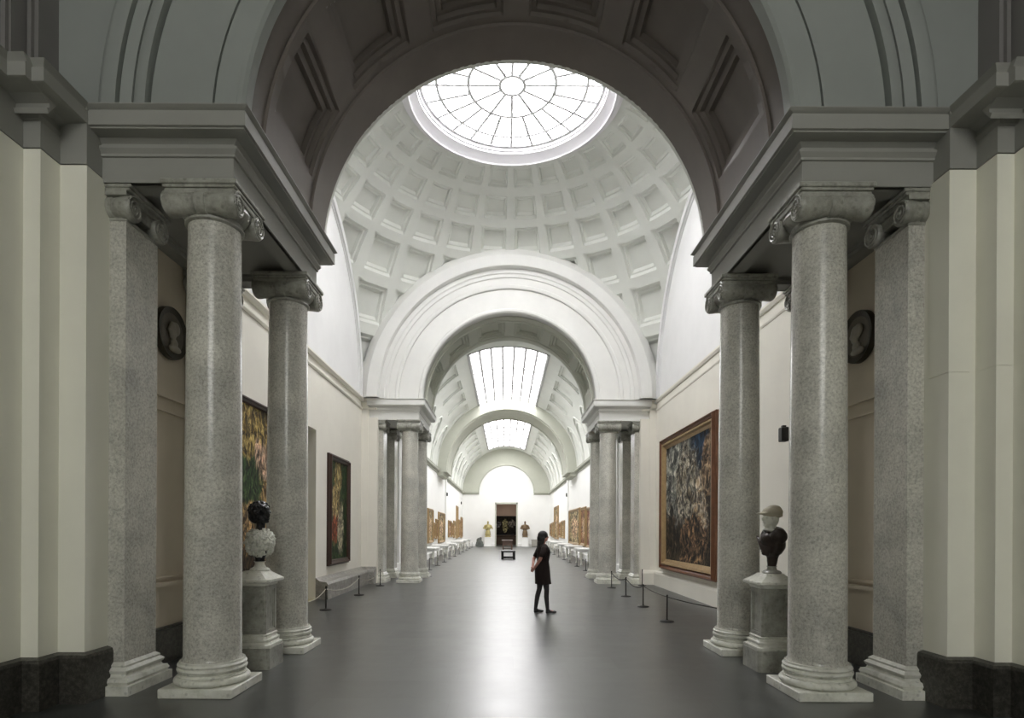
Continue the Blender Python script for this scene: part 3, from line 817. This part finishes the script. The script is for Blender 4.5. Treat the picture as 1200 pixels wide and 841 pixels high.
cm = canvas_mat('canvas_figures_and_sky', [
    (.86, .90, .34, .24, (.008, .025, .055), (.02, .05, .10), 3),
    (.30, .72, .34, .30, (.12, .13, .12), (.55, .56, .52), 6),
    (.50, .62, .22, .30, (.10, .08, .05), (.50, .47, .40), 9),
    (.74, .42, .10, .26, (.30, .22, .14), (.62, .56, .46), 9),
    (.88, .72, .08, .20, (.10, .06, .03), (.45, .33, .22), 9),
    (.60, .20, .22, .17, DK, (.36, .22, .12), 11)],
    [(.35, DK), (.55, (.05, .035, .022)), (.72, (.20, .16, .11))], 3, 1.3)
painting('large_painting', 1, 12.95, 17.45, .56, 4.42, .15, .18, RW, M['brownframe'], cm, 'large brown and gilt framed painting of pale struggling figures on the bare rotunda wall', inner=M['gilt'])
cm = canvas_mat('canvas_green_and_red', [
    (.45, .85, .20, .16, (.20, .13, .03), (.50, .42, .22), 8), (.35, .55, .22, .2, (.20, .14, .05), (.60, .48, .25), 9),
    (.30, .32, .22, .12, (.22, .05, .02), (.40, .12, .05), 8), (.62, .30, .16, .22, (.20, .20, .14), (.6, .55, .4), 10)],
    [(.35, (.008, .02, .008)), (.55, (.03, .07, .02)), (.75, (.16, .12, .05))], 3, 4.1)
painting('narrow_painting', -1, 14.85, 16.75, .75, 3.66, .16, .12, RW, M['darkframe'], cm, 'tall dark-framed painting in green and red, between the doorway and far columns')
cm = canvas_mat('canvas_gold_and_dark', [
    (.5, .82, .45, .25, (.12, .08, .02), (.42, .32, .12), 9), (.55, .62, .2, .18, (.30, .20, .13), (.62, .45, .34), 10), (.4, .38, .4, .2, (.10, .06, .02), (.45, .30, .14), 10), (.3, .55, .25, .14, (.02, .05, .015), (.05, .08, .03), 8)],
    [(.35, DK), (.58, (.05, .03, .012)), (.75, (.22, .14, .05))], 3, 7.7, .8)
painting('tall_painting', -1, 9.6, 11.75, .75, 4.0, .12, .12, RW, M['darkframe'], cm, 'large painting of gold and dark figures, seen between the two columns behind the black-headed bust')
pal = [[(.35, (.05, .03, .02)), (.5, (.22, .10, .05)), (.7, (.42, .25, .14))], [(.35, (.06, .05, .03)), (.5, (.25, .20, .11)), (.7, (.5, .42, .27))], [(.35, (.04, .03, .03)), (.5, (.20, .07, .05)), (.7, (.45, .28, .2))]]
gcm = [canvas_mat('gallery_canvas_%d' % k, [(.5, .5, .25, .3, (.2, .12, .07), (.6, .45, .3), 7)], pal[k], 2, k * 3.1, 1.0) for k in range(3)]
gl = [(33.3, 35.6, .9, 2.95, 1, 'olive-framed painting nearest on the left gallery wall'),
      (36.0, 37.0, 1.15, 2.15, 0, 'small reddish painting after the olive-framed one'), (37.15, 38.3, 1.1, 2.4, 2, 'small reddish painting beside the tall olive gallery painting'),
      (38.6, 42.4, .8, 2.9, 1, 'tall olive-gold painting before the wall strip, left gallery wall'),
      (45.4, 47.6, 1.1, 2.45, 2, 'brown painting just past the wall strip, left gallery wall'), (48.0, 49.6, 1.1, 2.3, 0, 'brown painting hung under and before the highest one, left gallery wall'),
      (49.9, 52.4, 1.0, 2.5, 1, 'golden painting hung low near the highest painting, left gallery wall'), (52.7, 54.4, .9, 3.9, 1, 'highest-reaching narrow gilt painting, left gallery wall'),
      (55.6, 57.8, 1.0, 2.7, 0, 'orange-brown painting second from the end, left gallery wall'), (58.1, 60.2, .9, 3.0, 2, 'reddish painting last before the end wall, left gallery wall')]
for y0, y1, z0, z1, k, lb in gl:
    painting('gallery_painting', -1, y0, y1, z0, z1, .16, .12, GR, M['gilt'], gcm[k], lb, 'paintings along the far gallery walls')
grl = [(31.6, 33.2, .7, 3.0, 2, 'dark red painting nearest on the right gallery wall, partly behind the columns'), (33.6, 35.9, .75, 3.1, 0, 'brown painting beside the big pale gold one, right gallery wall'),
       (36.2, 42.2, .72, 3.15, 1, 'widest pale gold painting on the right gallery wall'),
       (45.6, 48.0, 1.05, 2.5, 1, 'gilt painting just past the wall strip, right gallery wall'), (48.3, 50.6, 1.1, 2.4, 0, 'brown-gold painting next before the highest one, right gallery wall'),
       (50.9, 55.0, .9, 3.9, 1, 'highest-reaching pale painting, right gallery wall'), (55.4, 57.6, 1.0, 2.5, 1, 'second last painting, right gallery wall'), (57.9, 60.2, 1.1, 2.4, 0, 'last painting before the end wall, right gallery wall')]
for y0, y1, z0, z1, k, lb in grl:
    painting('gallery_painting', 1, y0, y1, z0, z1, .18, .12, GR, M['gilt'], gcm[k], lb, 'paintings along the far gallery walls')
cm = canvas_mat('canvas_dark_group', [(.45, .5, .12, .30, (.18, .17, .08), (.6, .6, .35), 6), (.15, .55, .10, .16, (.1, .1, .1), (.4, .4, .45), 6), (.75, .60, .14, .2, (.1, .1, .09), (.35, .33, .3), 6)],
    [(.4, (.004, .004, .004)), (.7, (.03, .025, .02))], 2, 2.2)
painting('dark_painting', 1, -1.35, 1.35, 1.1, 3.35, .08, .08, 0, M['black'], cm, 'dark painting with pale figures on the wall of the room beyond the end doorway', front=67.86)

# ------------------------------------------------------------------ rope barriers
def make_stanchion():
    root = empty('rope_stanchion')
    b = MB(); b.lathe([(.13, 0), (.13, .012), (.11, .022), (.03, .03), (.016, .045)], n=28); b.build('base', M['black'], root)
    b = MB(); b.lathe([(.014, .03), (.013, .46), (.018, .465), (.018, .485), (.02, .49), (.012, .505)], n=16); b.build('post', M['black'], root)
    return root
st0 = make_stanchion()
Rp = [(3.42, 9.15), (2.94, 10.9), (2.99, 13.0), (3.02, 15.0), (3.05, 17.2), (4.15, 18.0)]
Lp = [(-3.87, 10.3), (-3.87, 12.2), (-3.88, 15.0), (-3.87, 17.5)]
lr = ['black stanchion tucked behind the column by the capped-head bust', 'black stanchion nearest the camera before the large gilt-framed painting', 'second black stanchion from the camera before the large painting', 'third black stanchion from the camera before the large painting', 'fourth black stanchion, in front of the far columns beside the large painting', 'black stanchion against the granite pilaster past the large painting']
ll = ['black stanchion behind the column near the black-headed bust', 'black stanchion in front of the olive doorway reveal', 'black stanchion before the tall dark-framed green and red painting', 'black stanchion nearest the far columns, past the green and red painting']
first = True
for (x, y), lb in list(zip(Rp, lr)) + list(zip(Lp, ll)):
    o = st0 if first else copy_tree(st0); first = False
    o.location = (x, y, 0); tag(o, lb, 'stanchion', 'low rope stanchions of the rotunda')
def rope(p, q, z, sag, mat, label, r=.010):
    dv = (Vector(q) - Vector(p)).normalized() * .03; p = (p[0] + dv.x, p[1] + dv.y); q = (q[0] - dv.x, q[1] - dv.y)
    b = MB(); b.tube([(p[0] + (q[0] - p[0]) * k / 12, p[1] + (q[1] - p[1]) * k / 12, z - sag * 4 * (k / 12) * (1 - k / 12)) for k in range(13)], r, 8)
    tag(b.build('barrier_rope', mat), label, 'rope', 'barrier ropes of the rotunda')
for k, lb in enumerate(['dark barrier rope nearest the camera, running behind the column', 'dark barrier rope directly before the large painting', 'dark barrier rope second along before the large painting', 'dark barrier rope before the far columns on the large painting side']):
    rope(Rp[k], Rp[k + 1], .46, .02 if k < 2 else .1, M['rope'], lb)
for k, lb in enumerate(['pale barrier rope in front of the olive doorway', 'pale barrier rope before the dark-framed green and red painting', 'pale barrier rope ending by the far columns, left side']):
    rope(Lp[k], Lp[k + 1], .44, .14, M['palerope'], lb, .008)
# gallery stanchions
for s, nm in ((-1, 'left'), (1, 'right')):
    for k, y in enumerate([24.5, 27.5, 30.5, 33.5, 37, 40.5, 44, 48, 52, 56]):
        o = copy_tree(st0); o.location = (s * 3.3, y, 0)
        tag(o, '%s stanchion from the passage in the %s row along the far gallery' % (('first', 'second', 'third', 'fourth', 'fifth', 'sixth', 'seventh', 'eighth', 'ninth', 'last')[k], nm), 'stanchion', 'rope stanchions down the %s side of the far gallery' % nm)

# ------------------------------------------------------------------ console tables down the gallery
def make_table():
    root = empty('console_table')
    b = MB(); b.box(-.42, .42, -1.1, 1.1, .72, .80, .015); b.build('table_top', M['trimwhite'], root, smooth=0)
    b = MB(); b.box(-.36, .36, -1.0, 1.0, .62, .72); b.build('apron', M['trimwhite'], root, smooth=0)
    for x in (-.3, .3):
        for y in (-.92, .92):
            b = MB(); b.lathe([(.06, 0), (.06, .05), (.035, .08), (.03, .25), (.05, .40), (.03, .45), (.05, .58), (.06, .62)], x, y, 14); b.build('leg', M['marble'], root)
    return root
t0 = make_table(); first = True
for s, nm in ((-1, 'left'), (1, 'right')):
    for y, w in ((29.5, 'first'), (34.6, 'second'), (39.6, 'third'), (46.5, 'fourth'), (51.5, 'fifth'), (57, 'last')):
        o = t0 if first else copy_tree(t0); first = False
        o.location = (s * 3.95, y, 0); tag(o, '%s pale stone-topped table from the columns along the %s gallery wall' % (w, nm), 'table', 'stone-topped tables along the far gallery')
# wall speakers
for x, y, z, lb in ((-4.48, 43.5, 4.35, 'small dark wall speaker on the pale strip of the left gallery wall'), (4.48, 43.5, 4.35, 'small dark wall speaker on the pale strip of the right gallery wall'),
                    (-4.55, 58.5, 4.4, 'small dark wall speaker near the end of the left gallery wall'), (4.56, 9.75, 3.33, 'small black device on the rotunda wall beside the nearest column')):
    b = MB(); b.box(-.06, .06, -.07, .07, -.12, .12, .012); b.box(-.03, .03, -.03, .03, .12, .15)
    tag(b.build('wall_speaker', M['black'], loc=(x, y, z), smooth=0), lb, 'speaker', 'small wall speakers')

# ------------------------------------------------------------------ bench, wooden table
t = empty('bench', (.08, 34.5, 0)); tag(t, 'low black open-framed bench in the middle of the far gallery', 'bench')
b = MB(); b.box(-.42, .42, -.8, .8, .40, .50, .02); b.build('seat', M['black'], t, smooth=0)
for x in (-.34, .34):
    for y in (-.7, .7): b = MB(); b.box(x - .07, x + .07, y - .06, y + .06, 0, .40, .01); b.build('leg', M['black'], t, smooth=0)
for y in (-.7, .7): b = MB(); b.box(-.28, .28, y - .03, y + .03, .05, .11); b.build('stretcher', M['black'], t, smooth=0)
t = empty('wooden_table', (.08, 48, 0)); tag(t, 'brown wooden table with open legs behind the black bench', 'table')
b = MB(); b.box(-.45, .45, -1, 1, .80, .88, .015); b.build('table_top', M['wood'], t, smooth=0)
b = MB(); b.box(-.40, .40, -.9, .9, .45, .80); b.build('apron', M['wood'], t, smooth=0)
for x in (-.36, .36):
    for y in (-.86, .86): b = MB(); b.box(x - .05, x + .05, y - .05, y + .05, 0, .45, .01); b.build('leg', M['wood'], t, smooth=0)
b = MB(); b.box(-.36, .36, -.03, .03, .12, .18); b.build('stretcher', M['wood'], t, smooth=0)

# ------------------------------------------------------------------ statues at the end wall
def statue(x, mat, label, plab, bend):
    b = MB(); b.box(-.36, .36, -.34, .34, 0, .88, .01); b.box(-.40, .40, -.38, .38, 0, .12, .01); b.box(-.39, .39, -.37, .37, .88, .96, .015)
    tag(b.build('statue_pedestal', M['gallery'], loc=(x, 60.2, 0), smooth=0), plab, 'pedestal', 'white pedestals beside the end doorway')
    t = empty('bronze_statue', (x, 60.2, .96)); tag(t, label, 'statue', 'half-length statues beside the end doorway')
    b = MB(); b.box(-.30, .30, -.22, .22, 0, .10, .015); b.lathe([(.26, .1), (.2, .16), (.22, .2)], n=20); b.build('base', mat, t, smooth=0)
    b = MB()
    b.ball((0, 0, .32), (.27, .20, .26)); b.ball((0, 0, .62), (.22, .16, .22)); b.ball((0, 0, .98), (.30, .19, .30)); b.ball((0, 0, 1.2), (.32, .17, .14))
    limb(b, (0, 0, 1.22), (0, -.02, 1.42), .09, .08); b.ball((0, -.03, 1.52), (.10, .12, .14)); b.ball((0, -.14, 1.50), (.02, .03, .035)); b.ball((0, .02, 1.60), (.08, .09, .09))
    for s in (1, -1):
        limb(b, (s * .30, 0, 1.18), (s * .44, -.02, .92), .10, .075); limb(b, (s * .44, -.02, .92), (s * (.22 + bend * (s > 0)), -.22, .82 + .1 * bend), .07, .05); b.ball((s * (.22 + bend * (s > 0)), -.24, .82 + .1 * bend), (.05, .07, .05))
    for k in range(9): a = PI * k / 8; b.tube([(.22 * math.cos(a), -.15 * math.sin(a), .60), (.28 * math.cos(a), -.20 * math.sin(a), .15)], .03, 6)
    blob('figure', b, mat, t, .022, 2)
statue(-1.90, M['gold'], 'gilded half-length armoured statue beside the end doorway', 'white pedestal under the gilded statue', .2)
statue(1.95, simple('brown_bronze', (.16, .11, .06), .4, .3, .4, 20), 'brown bronze half-length statue beside the end doorway', 'white pedestal under the brown bronze statue', 0)
b = MB(); b.ball((0, 0, .35), (.36, .30, .36)); b.ball((-.12, 0, .62), (.2, .2, .25)); b.ball((.1, .02, .78), (.14, .14, .2)); b.box(-.4, .4, -.3, .3, 0, .25)
o = blob('low_sculpture', b, simple('dark_grey_stone', (.09, .10, .09), .6, 0, .4, 12), None, .03, 2, (.2, .06)); o.location = (-2.75, 60.0, 0); tag(o, 'low dark grey sculpture on the floor by the gilded statue', 'sculpture')
b = MB(); b.box(-.38, .38, -.25, .25, .06, .68, .02); b.box(-.42, .42, -.28, .28, .68, .74, .015); b.box(-.34, .34, -.2, .2, 0, .06)
tag(b.build('low_chest', simple('grey_chest', (.36, .35, .31), .6), loc=(3.0, 60.2, 0), smooth=0), 'low pale grey chest on the floor by the brown bronze statue', 'chest')

# ------------------------------------------------------------------ visitor
t = empty('person', (.67, 11.95, 0), R(12)); tag(t, 'person with long black hair in dark brown dress, hands clasped behind the back', 'person')
b = MB()
hipL, hipR = (0, .085, .88), (0, -.085, .88)
b.ball((0, 0, .92), (.12, .16, .13)); b.ball((.0, 0, 1.06), (.095, .125, .13)); b.ball((.005, 0, 1.24), (.11, .145, .15)); b.ball((0, 0, 1.33), (.085, .17, .075)); b.ball((.07, .06, 1.24), .06); b.ball((.07, -.06, 1.24), .06); b.ball((-.05, 0, .90), (.10, .15, .11))
limb(b, (-.01, 0, 1.36), (.01, 0, 1.47), .052, .047)
b.ball((.015, 0, 1.565), (.090, .072, .105)); b.ball((.045, 0, 1.525), (.055, .05, .065)); b.ball((.105, 0, 1.555), (.017, .011, .020)); b.ball((.093, 0, 1.522), (.012, .022, .008)); b.ball((.08, 0, 1.497), (.02, .02, .014)); b.ball((.092, 0, 1.585), (.012, .035, .009))
for s in (1, -1): b.ball((.01, s * .073, 1.56), (.016, .008, .026)); b.ball((.089, s * .026, 1.570), (.009, .012, .007))
legs = {1: [(0, .085, .88), (-.05, .085, .48), (-.13, .08, .085), (-.01, .095, .03)], -1: [(0, -.085, .88), (.06, -.085, .48), (.08, -.08, .085), (.21, -.10, .03)]}
for s in (1, -1):
    h, k, a, toe = legs[s]
    limb(b, h, k, .085, .045); cf = tuple(k[i] * .65 + a[i] * .35 + (-.012 if i == 0 else 0) for i in range(3)); limb(b, k, cf, .044, .044); limb(b, cf, a, .044, .028)
    limb(b, (a[0], a[1], .05), toe, .034, .026)
    sh = (-.01, s * .165, 1.345); el = (-.13, s * .235, 1.10); wr = (-.20, s * .075 , .93)
    limb(b, sh, el, .048, .036); limb(b, el, wr, .035, .024)
    # hand: palm, four fingers, thumb
    d = Vector((-.02, -s * .085, -.05)).normalized(); side = Vector((-.35, 0, .5)).normalized(); nrm = d.cross(side).normalized()
    w0 = Vector(wr); pc = w0 + d * .045
    b.tube([tuple(w0), tuple(pc), tuple(w0 + d * .085)], [.024, .034, .030], 10)
    for q, L in enumerate((.058, .068, .064, .050)):
        base = w0 + d * .078 + side * (.024 - .016 * q)
        m1 = base + d * L * .5; m2 = m1 + (d + nrm * .5 * s).normalized() * L * .32; m3 = m2 + (d + nrm * 1.3 * s).normalized() * L * .26
        b.tube([tuple(base), tuple(m1), tuple(m2), tuple(m3)], [.0088, .0085, .008, .0065], 8)
    th0 = w0 + d * .03 + side * .026; th1 = th0 + (d + side).normalized() * .034; th2 = th1 + (d * 1.3 + side * .5).normalized() * .028
    b.tube([tuple(th0), tuple(th1), tuple(th2)], [.012, .010, .008], 8)
blob('body', b, M['skin'], t, .007, 2)
# dress
b = MB()
secs = [(.60, .155, .185, .01), (.72, .15, .185, .0), (.86, .15, .18, -.01), (.95, .14, .175, -.01), (1.06, .115, .145, 0), (1.16, .125, .155, .008), (1.26, .132, .165, .015), (1.33, .11, .20, .0), (1.38, .085, .185, -.005), (1.41, .07, .12, -.01), (1.415, .058, .075, -.005)]
rows = []
for z, rx, ry, ox in secs:
    rows.append([(ox + (rx + (.008 * math.sin(9 * a) * max(0, 1 - (z - .6) / .4))) * math.cos(a), (ry + .008 * math.cos(9 * a) * max(0, 1 - (z - .6) / .4)) * math.sin(a), z) for a in [2 * PI * k / 48 for k in range(48)]])
b.grid(rows, wrap=True)
for s in (1, -1): b.tube([(0, s * .13, 1.355), (-.02, s * .185, 1.30), (-.055, s * .21, 1.22), (-.095, s * .232, 1.14)], [.065, .068, .062, .056], 16, cap=False)
o = b.build('dress', M['dress'], t, smooth=60)
md = o.modifiers.new('cloth', 'SOLIDIFY'); md.thickness = .006; md.offset = 1
# tights
for s in (1, -1):
    h, k, a, toe = legs[s]
    b = MB(); b.tube([(h[0] * .4 + k[0] * .6, h[1], .66), (k[0], k[1], .48), (k[0] * .65 + a[0] * .35 - .012, (k[1] + a[1]) / 2, .34), a, (a[0], a[1], .03)], [.074, .052, .051, .036, .036], 16)
    b.build('tights', simple('black_tights', (.02, .018, .02), .6), t)
    b = MB(); f = Vector((toe[0] - a[0], toe[1] - a[1], 0)).normalized()
    b.ball((a[0] + f.x * .02, a[1] + f.y * .02, .045), (.052, .038, .045)); b.ball((toe[0], toe[1], .028), (.062, .040, .028)); b.ball(((a[0] + toe[0]) / 2, (a[1] + toe[1]) / 2, .034), (.08, .036, .032)); b.box(a[0] - .035, a[0] + .02, a[1] - .025, a[1] + .025, .001, .03)
    blob('shoe', b, M['shoe'], t, .008, 2)
# hair: cap plus long fall behind the shoulders
b = MB()
b.ball((-.005, 0, 1.595), (.108, .092, .098)); b.ball((-.05, 0, 1.53), (.075, .088, .10)); b.ball((-.07, 0, 1.42), (.055, .09, .11)); b.ball((-.085, 0, 1.34), (.045, .085, .10))
for s in (1, -1): b.tube([(.02, s * .075, 1.62), (-.01, s * .088, 1.54), (-.03, s * .088, 1.44), (-.06, s * .08, 1.32)], [.024, .028, .03, .018], 8)
blob('hair', b, M['hair'], t, .009, 2)

# ------------------------------------------------------------------ world, view
w = bpy.data.worlds.new('sky'); SC.world = w; w.use_nodes = True
w.node_tree.nodes['Background'].inputs[0].default_value = (.6, .7, .85, 1); w.node_tree.nodes['Background'].inputs[1].default_value = .02
SC.view_settings.view_transform = 'Standard'; SC.view_settings.look = 'None'; SC.view_settings.gamma = 1; SC.view_settings.use_curve_mapping = False
SC.view_settings.exposure = 0
SC.cycles.use_denoising = True
SC.cycles.max_bounces = 10; SC.cycles.diffuse_bounces = 7; SC.cycles.glossy_bounces = 4
SC.cycles.sample_clamp_indirect = 6
